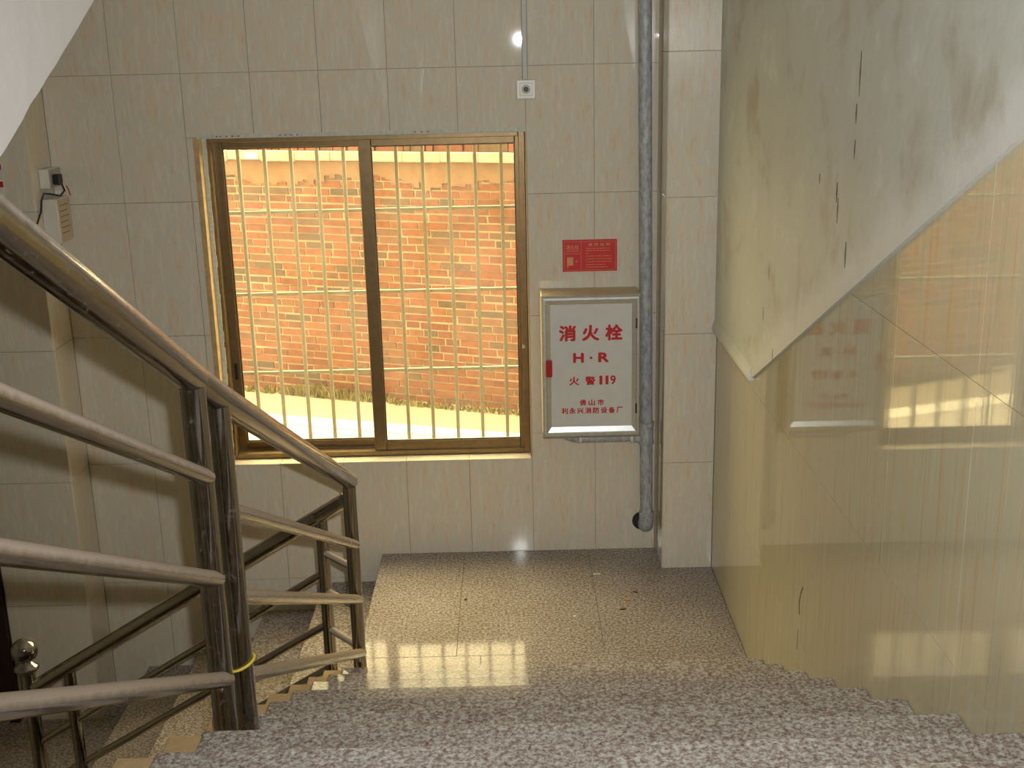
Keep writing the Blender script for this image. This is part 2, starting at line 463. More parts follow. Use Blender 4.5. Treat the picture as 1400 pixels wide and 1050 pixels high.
def bm_lathe(bm, prof, center, seg=24):
    """prof: list of (radius, z) about a vertical axis"""
    c = Vector(center); rings = []
    for r, z in prof:
        if r <= 1e-6: rings.append([bm.verts.new(c + Vector((0, 0, z)))])
        else: rings.append([bm.verts.new(c + Vector((r * math.cos(2 * math.pi * k / seg), r * math.sin(2 * math.pi * k / seg), z))) for k in range(seg)])
    for a, b in zip(rings, rings[1:]):
        for k in range(seg):
            k2 = (k + 1) % seg
            if len(a) == 1 and len(b) == 1: continue
            if len(a) == 1: bm.faces.new((a[0], b[k], b[k2]))
            elif len(b) == 1: bm.faces.new((a[k], a[k2], b[0]))
            else: bm.faces.new((a[k], a[k2], b[k2], b[k]))
    return bm
def lathe(name, prof, center, mat, parent=None, seg=24, ang=40):
    return shade(mesh_obj(name, bm_lathe(bmesh.new(), prof, center, seg), mat, parent), ang)
def text_mesh(name, s, size, xc, zc, y, mat, parent, bold=0.0, width=None, height=None, spacing=1.0):
    """flat lettering on a wall facing -Y, centred on (xc, zc), fitted to width/height"""
    cu = bpy.data.curves.new(name, 'FONT')
    cu.body = s; cu.size = size; cu.align_x = 'CENTER'; cu.space_character = spacing
    cu.resolution_u = 3; cu.fill_mode = 'FRONT'
    tmp = bpy.data.objects.new('tmp_text', cu); COL.objects.link(tmp)
    dg = bpy.context.evaluated_depsgraph_get()
    me = bpy.data.meshes.new_from_object(tmp.evaluated_get(dg))
    bpy.data.objects.remove(tmp, do_unlink=True); bpy.data.curves.remove(cu)
    if bold:
        bb = bmesh.new()
        for i_, (dx, dy) in enumerate(((0, 0), (bold, 0), (-bold, 0), (0, bold), (0, -bold), (bold * .7, bold * .7), (-bold * .7, -bold * .7), (bold * .7, -bold * .7), (-bold * .7, bold * .7))):
            n0 = len(bb.verts); bb.from_mesh(me); bb.verts.ensure_lookup_table()
            for v in bb.verts[n0:]: v.co.x += dx; v.co.y += dy; v.co.z = i_
        bb.to_mesh(me); bb.free()
    xs = [v.co.x for v in me.vertices]; ys = [v.co.y for v in me.vertices]
    w, h = max(xs) - min(xs), max(ys) - min(ys)
    cx, cy = (max(xs) + min(xs)) / 2, (max(ys) + min(ys)) / 2
    sx = width / w if width else 1; sy = height / h if height else sx
    for v in me.vertices:
        v.co = Vector(((v.co.x - cx) * sx, -v.co.z * 0.00004, (v.co.y - cy) * sy))
    me.materials.clear(); me.materials.append(MAT[mat])
    o = bpy.data.objects.new(name, me); COL.objects.link(o)
    if parent is not None:
        o.parent = parent
        o.location = world_of(parent).inverted() @ Vector((xc, y, zc))
    else:
        o.location = (xc, y, zc)
    return o

GAP = 0.0008
def bm_tile(bm, pts, axis, face, depth, sgn, ch=0.0012):
    """tile: polygon front at 'face', chamfered rim, body going back by depth (sgn = direction of back)"""
    cx = sum(p[0] for p in pts) / len(pts); cz = sum(p[1] for p in pts) / len(pts)
    def P(p, t): return {'x': (t, p[0], p[1]), 'y': (p[0], t, p[1]), 'z': (p[0], p[1], t)}[axis]
    def inset(d):
        n = len(pts); out = []
        area = sum(pts[i][0] * pts[(i + 1) % n][1] - pts[(i + 1) % n][0] * pts[i][1] for i in range(n))
        s = 1 if area > 0 else -1
        for i in range(n):
            p0, p1, p2 = Vector(pts[i - 1]), Vector(pts[i]), Vector(pts[(i + 1) % n])
            e1 = (p1 - p0).normalized(); e2 = (p2 - p1).normalized()
            n1 = Vector((-e1.y, e1.x)) * s; n2 = Vector((-e2.y, e2.x)) * s
            k = 1 + n1.dot(n2)
            b = (n1 + n2) / max(k, 0.3)
            out.append(p1 + b * d)
        return out
    f0 = inset(ch); n = len(pts)
    A = [bm.verts.new(P(p, face)) for p in f0]
    B = [bm.verts.new(P(p, face + sgn * ch)) for p in pts]
    Cc = [bm.verts.new(P(p, face + sgn * depth)) for p in pts]
    bm.faces.new(A)
    for q, w in ((A, B), (B, Cc)):
        for i in range(n):
            bm.faces.new((q[i], q[(i + 1) % n], w[(i + 1) % n], w[i]))
    bm.faces.new(Cc[::-1])
    return bm
def tile(parent, pts, axis, face, depth, sgn, mat, name='tile'):
    return mesh_obj(name, bm_tile(bmesh.new(), pts, axis, face, depth, sgn), mat, parent)
def rect(a0, a1, b0, b1, g=GAP):
    return [(a0 + g, b0 + g), (a1 - g, b0 + g), (a1 - g, b1 - g), (a0 + g, b1 - g)]

# ------------------------------------------------------------------ window wall
WX0, WX1, WZ0, WZ1 = -1.364, 0.087, 0.470, 2.004     # opening in the tiling
TD = 0.010
wall_back = box('wall_back', XL - 2.8, -1.364, YW + TD, 1.57, -2.6, 3.6, 'grout', kind='structure')
tag(wall_back, 'beige streaked tile wall that holds the sliding window')
bmw = bmesh.new()
bm_box(bmw, -1.364, WX1, YW + TD, 1.57, -2.6, WZ0)
bm_box(bmw, -1.364, WX1, YW + TD, 1.57, WZ1, 3.6)
bm_box(bmw, WX1, 1.3, YW + TD, 1.57, -2.6, 3.6)
mesh_obj('masonry', bmw, 'grout', wall_back)
bmo = bmesh.new()  # unseen facade carried high and wide to keep skylight off the brick wall
for a in ((-11, -1.364, -1.2, 9.5), (-1.364, WX1, -1.2, WZ0 - 0.03), (-1.364, WX1, WZ1 + .02, 9.5), (WX1, 9.0, -1.2, 9.5)):
    bm_box(bmo, a[0], a[1], 1.571, 1.585, a[2], a[3])
mesh_obj('outside_render', bmo, 'outside_render', wall_back)
ZJ = [-0.73, -0.12, 0.492, 1.110, 1.724, 2.279, 2.879, 3.48]
XJ = [0.0879 + 0.3 * k for k in range(-7, 2)] + [0.672]
XJ = [-2.02] + [x for x in XJ if -2.0 < x < 0.6] + [0.672]
def cut_rects(x0, x1, z0, z1):
    if x1 <= WX0 or x0 >= WX1 or z1 <= WZ0 or z0 >= WZ1: return [(x0, x1, z0, z1)]
    out = []
    # split into an L or strips round the opening: as a polygon when one corner is cut
    if z1 > WZ1: out.append((x0, x1, WZ1, z1))
    if z0 < WZ0: out.append((x0, x1, z0, WZ0))
    zz0, zz1 = max(z0, WZ0), min(z1, WZ1)
    if x0 < WX0: out.append((x0, WX0, zz0, zz1))
    if x1 > WX1: out.append((WX1, x1, zz0, zz1))
    return [q for q in out if q[1] - q[0] > 0.006 and q[3] - q[2] > 0.006]
ZJR = [-0.12, 0.598, 1.166, 1.724, 2.279, 2.879, 3.48]      # courses right of the window
for i in range(len(XJ) - 1):
    zj = ZJR if XJ[i] > 0.08 else ZJ
    for j in range(len(zj) - 1):
        for q in cut_rects(XJ[i], XJ[i + 1], zj[j], zj[j + 1]):
            tl = tile(wall_back, rect(*q), 'y', YW, TD - 0.0005, 1, 'wall_tile')
            if q[0] < 0.0 < q[1] and q[2] < 2.4 < q[3]: tl.rotation_euler = (0.0, 0, -0.0085); continue
            tl.rotation_euler = (random.uniform(-.0022, .0022), 0, random.uniform(-.0028, .0028))
# reveal linings of the opening
bmr = bmesh.new(); bm_box(bmr, WX0 - 0.001, WX0 + 0.004, YW + 0.001, 1.57, WZ0, WZ1); mesh_obj('reveal_lining', bmr, 'tile_edge', wall_back)
bmr = bmesh.new(); bm_box(bmr, WX1 - 0.004, WX1 + 0.001, YW + 0.001, 1.57, WZ0, WZ1); mesh_obj('reveal_lining', bmr, 'tile_edge', wall_back)
bmr = bmesh.new(); bm_box(bmr, WX0, WX1, YW + 0.001, 1.57, WZ1 - 0.004, WZ1 + 0.001); mesh_obj('reveal_lining', bmr, 'wall_tile', wall_back)
for i in range(len(XJ) - 1):
    a, b = max(XJ[i], WX0), min(XJ[i + 1], WX1)
    if b - a > 0.01:
        tile(wall_back, rect(a, b, YW - 0.004, YW + 0.075), 'z', WZ0 + 0.006, 0.008, -1, 'wall_tile', 'sill_tile')

# ------------------------------------------------------------------ pillar in the corner
pillar = box('pillar', 0.6885, 1.3, YP + 0.008, YW + 0.02, -0.3, 3.6, 'grout', kind='structure')
tag(pillar, 'narrow beige tiled corner pillar beside the grey pipe')
PZ = [-0.01, 0.519, 1.121, 1.723, 2.325, 2.927, 3.53]
for a, b in zip(PZ, PZ[1:]):
    tile(pillar, rect(0.681, XR - 0.001, a, b), 'y', YP, 0.0075, 1, 'wall_tile')
    tile(pillar, rect(YP + 0.009, YW - 0.001, a, b), 'x', 0.680, 0.008, 1, 'wall_tile')

# ------------------------------------------------------------------ left bay of the window wall
wall_left_bay = box('wall_left_bay', -3.5, -2.028, YP + 0.008, YW + 0.012, -2.6, 3.6, 'grout', kind='structure')
tag(wall_left_bay, 'projecting beige tiled bay left of the window wall')
for a, b in zip(ZJ, ZJ[1:]):
    tile(wall_left_bay, rect(-2.40, -2.02, a, b), 'y', YP, 0.0075, 1, 'wall_tile')
    tile(wall_left_bay, rect(YP + 0.009, YW - 0.001, a, b), 'x', -2.020, 0.0075, -1, 'wall_tile')
    if a > 1.2:
        for k in range(3): tile(wall_left_bay, rect(-2.70 - .3 * k, -2.40 - .3 * k, a, b), 'y', YP, 0.0075, 1, 'wall_tile')

# ------------------------------------------------------------------ right wall: polished tiles below, dirty plaster above
wall_right = box('wall_right', XR + 0.008, 1.3, -5.6, YP + 0.03, -2.6, 3.6, 'grout', kind='structure')
tag(wall_right, 'polished tile wall along the stairs with stained plaster above the sloping edge')
SL = R / T
YV, ZV = 0.3276, 1.1358
YTOP = -2.9
def dado(y):
    if y >= YV: return ZV
    if y <= YTOP: return ZV + SL * (YV - YTOP)
    return ZV + SL * (YV - y)
YT = [YP] + [0.745 - 0.5 * k for k in range(0, 13)]
ZT = [-0.12, 0.492, 1.092, 1.706, 2.31, 2.92]
for y1, y0 in zip(YT, YT[1:]):
    for z0, z1 in zip(ZT, ZT[1:]):
        if z1 < min(0, 0) : continue
        g = GAP * 0.8
        a, b = y0 + g, y1 - g
        brk = {a, b}
        for y in (YV, YTOP):
            if a < y < b: brk.add(y)
        for zz in (z1 - g, z0 + g):
            y = YV - (zz - ZV) / SL
            if a < y < b and YTOP < y < YV: brk.add(y)
        top = [(y, min(z1 - g, dado(y))) for y in sorted(brk)]
        top = [(y, max(z, z0 + g)) for y, z in top]
        if max(z for y, z in top) - (z0 + g) < 0.004: continue
        pts = [(a, z0 + g), (b, z0 + g)] + [(y, z) for y, z in reversed(top)]
        clean = []
        for p in pts:
            if not clean or (Vector(p) - Vector(clean[-1])).length > 1e-4: clean.append(p)
        if (Vector(clean[0]) - Vector(clean[-1])).length < 1e-4: clean.pop()
        if len(clean) < 3: continue
        bmq = bmesh.new(); bm_prism(bmq, clean, 'x', XR, XR + 0.0075)
        mesh_obj('tile', bmq, 'polished_tile', wall_right)
# plaster above
PX = 0.899
pts = [(YP + 0.02, ZV), (YV, ZV), (YTOP, dado(YTOP)), (-5.6, dado(YTOP)), (-5.6, 3.6), (YP + 0.02, 3.6)]
prism('plaster', pts, 'x', PX, XR + 0.0078, 'dirty_plaster', wall_right)
# raised plaster lip over the landing part of the edge
bml = bmesh.new()
bm_prism(bml, [(0.889, ZV - 0.003), (0.887, ZV + 0.012), (PX - 0.001, ZV + 0.05), (XR, ZV + 0.05), (XR, ZV - 0.003)], 'y', YV - 0.01, YP)
for v in bml.verts: pass
mesh_obj('plaster_lip', bml, 'dirty_plaster', wall_right)
# dark drips on the plaster, rust drips on the tiles
for (y, z0, z1, w) in ((-0.884, 2.22, 2.33, .006), (-0.868, 2.15, 2.20, .007), (-0.871, 2.06, 2.11, .006), (-0.724, 1.93, 1.985, .008),
                       (-0.74, 1.875, 1.945, .006), (-0.537, 1.96, 1.99, .005), (-0.838, 1.77, 1.84, .007), (0.08, 1.56, 1.61, .004), (0.15, 1.40, 1.45, .004), (-0.02, 1.30, 1.34, .004)):
    bmq = bmesh.new()
    bm_prism(bmq, [(y - w * .4, z0), (y + w * .3, z0), (y + w, (z0 + z1) / 2), (y + w * .4, z1), (y - w * .5, z1), (y - w * .8, (z0 + z1) / 2)], 'x', PX - 0.0006, PX + 0.001)
    mesh_obj('drip_mark', bmq, 'ink_mark', wall_right)
for pth, w in ((((-.523, .684), (-.500, .650), (-.487, .612), (-.495, .575)), .0046), (((-.490, .52), (-.487, .445)), .0024)):
    bmq = bmesh.new()
    for (ya, za), (yb, zb) in zip(pth, pth[1:]):
        bm_prism(bmq, [(ya - w, za), (ya + w, za), (yb + w, zb), (yb - w, zb)], 'x', XR - 0.0005, XR + 0.001)
    mesh_obj('rust_drip', bmq, 'rust_stain', wall_right)

# ------------------------------------------------------------------ rest of the shell
wl = box('wall_left', -3.62, -3.45, -5.6, 1.4, -2.6, 3.6, 'dirty_plaster', kind='structure'); tag(wl, 'plain plaster wall at the far left of the stairwell')
wr = box('wall_rear', -3.62, 1.3, -5.75, -5.58, -2.6, 3.6, 'white_paint', kind='structure'); tag(wr, 'white painted wall behind the upper floor')
cl = box('ceiling', -3.62, 1.3, -5.75, 1.6, 3.5, 3.75, 'white_paint', kind='structure'); tag(cl, 'white painted ceiling over the stairwell')
fb = box('floor_bottom', -3.62, 1.3, -5.75, 1.6, -2.75, -2.55, 'concrete_floor', kind='structure'); tag(fb, 'dark concrete floor at the bottom of the stairwell')

# ------------------------------------------------------------------ landing
landing = box('floor_landing', XL - 0.01, XR + 0.02, 0.0, YW + 0.02, -0.16, -0.021, 'cement_edge', kind='structure')
tag(landing, 'polished granite landing below the window')
G = 0.0006
XF = [XL - 0.018, -0.25, 0.35, XR - 0.001]
for a, b in zip(XF, XF[1:]):
    tile(landing, rect(a, b, 0.338, YW - 0.0015, G), 'z', 0.0, 0.020, -1, 'granite', 'granite_slab')
for a, b in zip([XL - 0.018, -0.152, 0.44, XR - 0.001], [-0.152, 0.44, XR - 0.001]):
    tile(landing, rect(a, b, 0.0, 0.338, G), 'z', 0.0, 0.020, -1, 'granite', 'granite_slab')

# ------------------------------------------------------------------ main flight (coming down from the camera)
XG = -0.657
XC = -0.725
prof = [(0.0, -0.16), (0.0, 0.0)]
for k in range(7, -2, -1):
    y, z = -(7 - k) * T, R * (8 - k)
    prof += [(y - 0.012, z - R), (y - 0.012, z - 0.022)] if k == 7 else [(y - 0.012, z - R - 0.022 + 0.0), (y - 0.012, z - 0.022)]
prof[1] = (0.0, -0.022); prof[2] = (-0.012, -0.022)
ytop = -8 * T
prof += [(-5.6, ZUP - 0.022), (-5.6, ZUP - 0.2), (ytop - 0.2, ZUP - 0.2), (-0.15, -0.16 - 0.02)]
flight = prism('stair_flight', prof, 'x', XC + 0.004, XR + 0.03, 'cement_edge', kind='structure')
tag(flight, 'grey pink granite stair flight leading down to the landing')
for k in range(7, -2, -1):
    y, z = -(7 - k) * T, R * (8 - k)
    y0 = y - T - 0.012 if k > -1 else -5.55
    bmt = bmesh.new(); bm_box(bmt, XG, XR - 0.0008, y0 + 0.001, y + 0.008, z - 0.022, z, 0.006, 3)
    mesh_obj('tread', bmt, 'granite', flight)
    bmt = bmesh.new(); bm_box(bmt, XG, XR - 0.0008, y - 0.0118, y - 0.002, z - R + 0.0005, z - 0.0225)
    mesh_obj('riser', bmt, 'granite', flight)
    bmt = bmesh.new(); bm_box(bmt, XC, XG - 0.001, y0 + 0.001, y - 0.004, z - 0.0215, z - 0.003, 0.003)
    mesh_obj('cement_margin', bmt, 'cement_edge', flight)

# ------------------------------------------------------------------ lower flight going down to the left under the window
prof2 = [(XL, -0.30), (XL, -0.166)]
for k in range(1, 6):
    xk = XL - 0.3 * (k - 1); z = -R * k
    prof2 += [(xk, z - 0.02)] if k == 1 else [(xk, z + R - 0.02), (xk, z - 0.02)]
prof2 = [(XL, -0.32)]
for k in range(1, 6):
    prof2 += [(XL - 0.3 * (k - 1), -R * k - 0.021)]
    prof2 += [(XL - 0.3 * k, -R * k - 0.021)] if k < 5 else [(-3.45, -R * 5 - 0.021)]
prof2 += [(-3.45, -R * 5 - 0.20), (XL - 0.3 * 4.2, -R * 5 - 0.20)]
flight2 = prism('stair_flight', prof2, 'y', 0.0, YW + 0.012, 'cement_edge', kind='structure')
tag(flight2, 'granite stair flight going down to the left under the window')
for k in range(1, 6):
    x1 = XL - 0.3 * (k - 1); x0 = XL - 0.3 * k; z = -R * k
    if k == 5: x0 = -3.44
    bmt = bmesh.new(); bm_box(bmt, x0 - (0.012 if k < 5 else 0), x1 - 0.001, 0.0, (YW if x0 > -2.0 else YP) - 0.0015, z - 0.0205, z, 0.002)
    mesh_obj('tread', bmt, 'granite', flight2)
    bmt = bmesh.new(); bm_box(bmt, x1, x1 + 0.009, 0.001, YW - 0.002, z + 0.0005, z + R - 0.021)
    mesh_obj('riser', bmt, 'granite', flight2)
    if k == 5:
        bmt = bmesh.new(); bm_box(bmt, -2.02, x1 - 0.001, YP - 0.001, YW - 0.0015, z - 0.0205, z, 0.002); mesh_obj('tread', bmt, 'granite', flight2)

# ------------------------------------------------------------------ flight above on the left, white plastered flank
XE = -0.90
bme = bmesh.new()
E0 = lambda y: 3.0557 + 0.469 * y
rng = random.Random(3)
low = []
n = 90
for i in range(n + 1):
    y = -3.72 + (0.90 + 3.72) * i / n
    low.append((y, E0(y) + rng.uniform(-0.003, 0.003)))
up = [(-2.4, 3.0), (-3.72, 2.4)]
bm_prism(bme, low + up, 'x', XE - 1.7, XE)
fl_up = mesh_obj('stair_flight_upper', bme, 'white_paint', None); fl_up['kind'] = 'structure'
tag(fl_up, 'white plastered flank of the stair flight above on the left')

# ------------------------------------------------------------------ dark door in the left bay
door = empty('door_1', (-2.78, YP, -R * 5)); door['kind'] = 'structure'; tag(door, 'dark maroon door in the left bay, cut by the picture edge')
box('door_frame', -2.455, -2.405, YP - 0.03, YP + 0.02, -R * 5, 1.20, 'door_maroon', door, 0.004)
box('door_leaf', -3.30, -2.457, YP - 0.012, YP + 0.015, -R * 5 + 0.01, 1.16, 'door_maroon', door, 0.004)
for z0, z1 in ((-0.62, 0.02), (0.12, 1.06)):
    box('door_panel', -3.18, -2.56, YP - 0.02, YP - 0.010, z0, z1, 'door_maroon', door, 0.006)
box('door_head', -3.34, -2.405, YP - 0.03, YP + 0.02, 1.17, 1.22, 'door_maroon', door, 0.004)

# ------------------------------------------------------------------ sliding window
win = empty('window_1', (-0.64, 1.46, WZ0)); win['kind'] = 'structure'; tag(win, 'two-pane sliding window with bronze aluminium frame')
FY0, FY1 = 1.445, 1.545
fx0, fx1, fz0, fz1 = WX0 + 0.005, WX1 - 0.005, WZ0 + 0.007, WZ1 - 0.005
def framebar(name, x0, x1, z0, z1, y0, y1, par, b=0.003):
    return box(name, x0, x1, y0, y1, z0, z1, 'bronze_aluminium', par, b)
framebar('jamb', fx0, fx0 + 0.030, fz0, fz1, FY0, FY1, win)
framebar('jamb', fx1 - 0.030, fx1, fz0, fz1, FY0, FY1, win)
framebar('head', fx0 + 0.030, fx1 - 0.030, fz1 - 0.026, fz1, FY0, FY1, win)
framebar('track', fx0 + 0.030, fx1 - 0.030, fz0, fz0 + 0.024, FY0, FY1, win)
framebar('track_rib', fx0 + 0.030, fx1 - 0.030, fz0 + 0.024, fz0 + 0.034, FY0 + 0.046, FY0 + 0.05, win, 0)
def sash(x0, x1, y0, label, sl, sr):
    s = empty('sash', (0, 0, 0)); s.parent = win; s.location = world_of(win).inverted() @ Vector(((x0 + x1) / 2, y0, fz0 + 0.024))
    s['label'] = label
    z0, z1 = fz0 + 0.022, fz1 - 0.022
    y1 = y0 + 0.03
    framebar('stile', x0, x0 + sl, z0, z1, y0, y1, s)
    framebar('stile', x1 - sr, x1, z0, z1, y0, y1, s)
    framebar('rail', x0 + sl, x1 - sr, z1 - 0.034, z1, y0 + 0.002, y1 - 0.002, s)
    framebar('rail', x0 + sl, x1 - sr, z0, z0 + 0.046, y0 + 0.002, y1 - 0.002, s)
    bmg = bmesh.new()
    yy = y0 + 0.015
    vs = [bmg.verts.new(p) for p in ((x0 + sl - .002, yy, z0 + .044), (x1 - sr + .002, yy, z0 + .044), (x1 - sr + .002, yy, z1 - .032), (x0 + sl - .002, yy, z1 - .032))]
    bmg.faces.new(vs)
    mesh_obj('pane', bmg, 'amber_glass', s)
    # rubber gasket inside the frame
    bmk = bmesh.new()
    bm_box(bmk, x0 + sl, x0 + sl + .004, yy - .006, yy + .006, z0 + .046, z1 - .034); bm_box(bmk, x1 - sr - .004, x1 - sr, yy - .006, yy + .006, z0 + .046, z1 - .034)
    bm_box(bmk, x0 + sl + .004, x1 - sr - .004, yy - .006, yy + .006, z1 - .038, z1 - .034); bm_box(bmk, x0 + sl + .004, x1 - sr - .004, yy - .006, yy + .006, z0 + .046, z0 + .050)
    mesh_obj('gasket', bmk, 'dark_plastic', s)
    return s
sL = sash(fx0 + 0.024, -0.612, 1.502, 'left sliding sash on the outer track', 0.046, 0.045)
sR = sash(-0.668, fx1 - 0.006, 1.458, 'right sliding sash on the inner track', 0.058, 0.040)
lk = box('latch', 0.052, 0.068, 1.446, 1.4575, 0.93, 1.02, 'dark_plastic', win, 0.003)
box('latch_button', 0.053, 0.067, 1.441, 1.4455, 0.995, 1.012, 'silver_aluminium', win, 0.002)
box('latch', -1.318, -1.302, 1.492, 1.5015, 0.86, 0.94, 'dark_plastic', win, 0.003)
# bead of sealant at the head and left jamb, with pencil ticks
bmq = bmesh.new()
n = 60
for i in range(n):
    xa = WX0 + (WX1 - WX0) * i / n; xb = WX0 + (WX1 - WX0) * (i + 1) / n
    h = 0.017 + 0.004 * math.sin(i * 0.9) * rng.random()
    bm_box(bmq, xa, xb, YW - 0.003 - 0.001 * rng.random(), YW + 0.002, WZ1 - 0.006, WZ1 - 0.006 + h)
mesh_obj('sealant_bead', bmq, 'sealant', win)
bmq = bmesh.new()
for i in range(n):
    za = WZ0 + (WZ1 - WZ0) * i / n; zb = WZ0 + (WZ1 - WZ0) * (i + 1) / n
    bm_box(bmq, WX0 + 0.004, WX0 + 0.020 + 0.004 * rng.random(), 1.432, 1.446, za, zb)
mesh_obj('sealant_bead', bmq, 'sealant', win)
bmq = bmesh.new()
for i in range(9):
    za = 1.45 - i * .022
    bm_box(bmq, WX0 - 0.019, WX0 - 0.001, YW - 0.002, YW + 0.001, WZ0 + (WZ1 - WZ0) * i / 9, WZ0 + (WZ1 - WZ0) * (i + 1) / 9)
mesh_obj('cut_tile_edge', bmq, 'tile_edge', win)
for xs in ((-1.278, -1.262, -1.236, -1.21, -1.183), (-1.0, -0.976, -0.95, -0.924), (-0.404, -0.375, -0.347)):
    bmq = bmesh.new()
    for x in xs: bm_box(bmq, x, x + 0.008, YW - 0.0052, YW - 0.003, WZ1 + 0.001, WZ1 + 0.006)
    mesh_obj('pencil_tick', bmq, 'red_pencil', win)

# ------------------------------------------------------------------ burglar grille outside
gr = empty('window_grille', (-0.64, 1.6, 0.30)); tag(gr, 'steel security grille of thin bars outside the sliding window', 'grille')
GY = 1.600
for i in range(-1, 12):
    x = -1.2406 + 0.1214 * i
    box('upright_bar', x - 0.0085, x + 0.0085, GY - 0.0085, GY + 0.0085, 0.34, 2.12, 'grille_steel', gr, 0.002)
for z in (0.858, 1.247, 1.637, 2.03, 0.466):
    box('cross_bar', -1.42, 0.16, GY + 0.009, GY + 0.024, z - 0.008, z + 0.008, 'grille_steel', gr, 0.002)

# ------------------------------------------------------------------ outside: brick wall, ground, weeds
YAW = math.radians(21)
B0 = Vector((-1.118, 5.70, 0)); EU = Vector((math.cos(YAW), -math.sin(YAW), 0)); EN = Vector((-math.sin(YAW), -math.cos(YAW), 0))
GZ = -0.48
MW = Matrix((EU, -EN, Vector((0, 0, 1)))).transposed().to_4x4(); MW.translation = B0     # local x along wall, y into wall, z up
bw = bpy.data.objects.new('wall_outside', bpy.data.meshes.new('wall_outside'))
bm = bmesh.new(); bm_box(bm, -6.5, 6.5, 0.008, 0.24, GZ - 0.1, 1.50); bm.to_mesh(bw.data); bm.free()
bw.data.materials.append(MAT['mortar']); COL.objects.link(bw); bw.matrix_world = MW; bw['kind'] = 'structure'
tag(bw, 'old red brick wall across the lane behind the window')
def local_part(name, bmx, mat, par=bw, kind=None):
    me = bpy.data.meshes.new(name); bmesh.ops.recalc_face_normals(bmx, faces=bmx.faces); bmx.to_mesh(me); bmx.free(); me.materials.append(MAT[mat])
    o = bpy.data.objects.new(name, me); COL.objects.link(o); o.parent = par
    if kind: o['kind'] = kind
    return o
rb = random.Random(11)
def brick_mesh(seed, L):
    r = random.Random(seed); b = bmesh.new()
    bm_box(b, -L / 2, L / 2, 0, 0.05, -0.0250, 0.0250)
    for v in b.verts:
        v.co.x += r.uniform(-.004, .004); v.co.z += r.uniform(-.003, .003)
        if v.co.y < 0.01: v.co.y += r.uniform(-.002, .003)
    me = bpy.data.meshes.new('brick'); b.to_mesh(me); b.free(); me.materials.append(MAT['brick_red']); return me
LONG = [brick_mesh(i, 0.24) for i in range(8)]; SHORT = [brick_mesh(50 + i, 0.115) for i in range(8)]
single, rest = [], []
zc = GZ + 0.02
row = 0
while zc < 1.43:
    u = -6.4 + rb.uniform(0, .25); run = 0
    while u < 6.4:
        short = rb.random() < (0.42 if row % 3 == 0 else 0.16)
        L = 0.115 if short else 0.24
        item = (u + L / 2, zc + rb.uniform(-.002, .002), short, rb.randrange(8), rb.uniform(-.008, .008), rb.uniform(-.002, .004))
        (single if (-1.38 < item[0] < 1.22 and GZ + 0.02 < zc < 1.40) else rest).append(item)
        u += L + 0.013 + rb.uniform(-.001, .003)
    zc += 0.0632; row += 1
single.sort(key=lambda q: (q[2], abs(q[0])))
rest += single[298:]; single = single[:298]
for (u, z, short, k, tw, dy) in single:
    o = bpy.data.objects.new('brick', (SHORT if short else LONG)[k]); COL.objects.link(o); o.parent = bw
    o.location = (u, dy, z); o.rotation_euler = (0, tw * 0.6, 0)
bmx = bmesh.new()
for (u, z, short, k, tw, dy) in rest:
    L = 0.115 if short else 0.24
    g = bmesh.ops.create_cube(bmx, size=1.0)
    for v in g['verts']:
        v.co = Vector((u + v.co.x * L, dy + 0.025 + v.co.y * 0.05, z + v.co.z * 0.050))
local_part('brick_fill', bmx, 'brick_red', kind='stuff')
# cement smear over the top courses, concrete beam and a soldier course above it
bmx = bmesh.new(); nx = 260
for i in range(nx):
    ua = -6.5 + 13.0 * i / nx; ub = -6.5 + 13.0 * (i + 1) / nx
    bm_box(bmx, ua, ub, -0.0045, 0.02, 1.335 + 0.03 * math.sin(i * .21) + rb.uniform(-.035, .035), 1.50)
local_part('cement_smear', bmx, 'cement_smear')
bmx = bmesh.new(); nx = 40
for i in range(nx):
    ua = -6.5 + 13.0 * i / nx; ub = -6.5 + 13.0 * (i + 1) / nx
    bm_box(bmx, ua, ub, -0.028 + rb.uniform(-.006, .006), 0.25, 1.497 + rb.uniform(-.006, .006), 1.578, 0.006)
local_part('concrete_beam', bmx, 'beam_concrete')
u = -1.5
bmx = bmesh.new()
sold = []
u = -6.4
while u < 6.4:
    w = rb.choice((0.053, 0.115, 0.115, 0.24))
    if -1.5 < u < 1.35: sold.append((u, w))
    else: bm_box(bmx, u, u + w, 0.0 + rb.uniform(-.01, .02), 0.2, 1.579, 1.70)
    u += w + 0.012
local_part('brick_capping', bmx, 'brick_red', kind='stuff')
for (u, w) in sold:
    b = bmesh.new(); bm_box(b, u, u + w, rb.uniform(-.01, .02), 0.2, 1.579, 1.70 + rb.uniform(-.01, .01)); local_part('capping_brick', b, 'brick_red')
b = bmesh.new(); bm_box(b, -1.125, -0.995, -0.04, -0.02, 1.505, 1.560, 0.012, 2); local_part('sky_gap_patch', b, 'kerb_white')  # white plate standing in for bright sky seen through a gap

gnd = box('ground', -9, 8, 1.58, 9.0, GZ - 0.3, GZ, 'sandy_ground', kind='structure'); tag(gnd, 'sandy lane ground between the house and the brick wall')
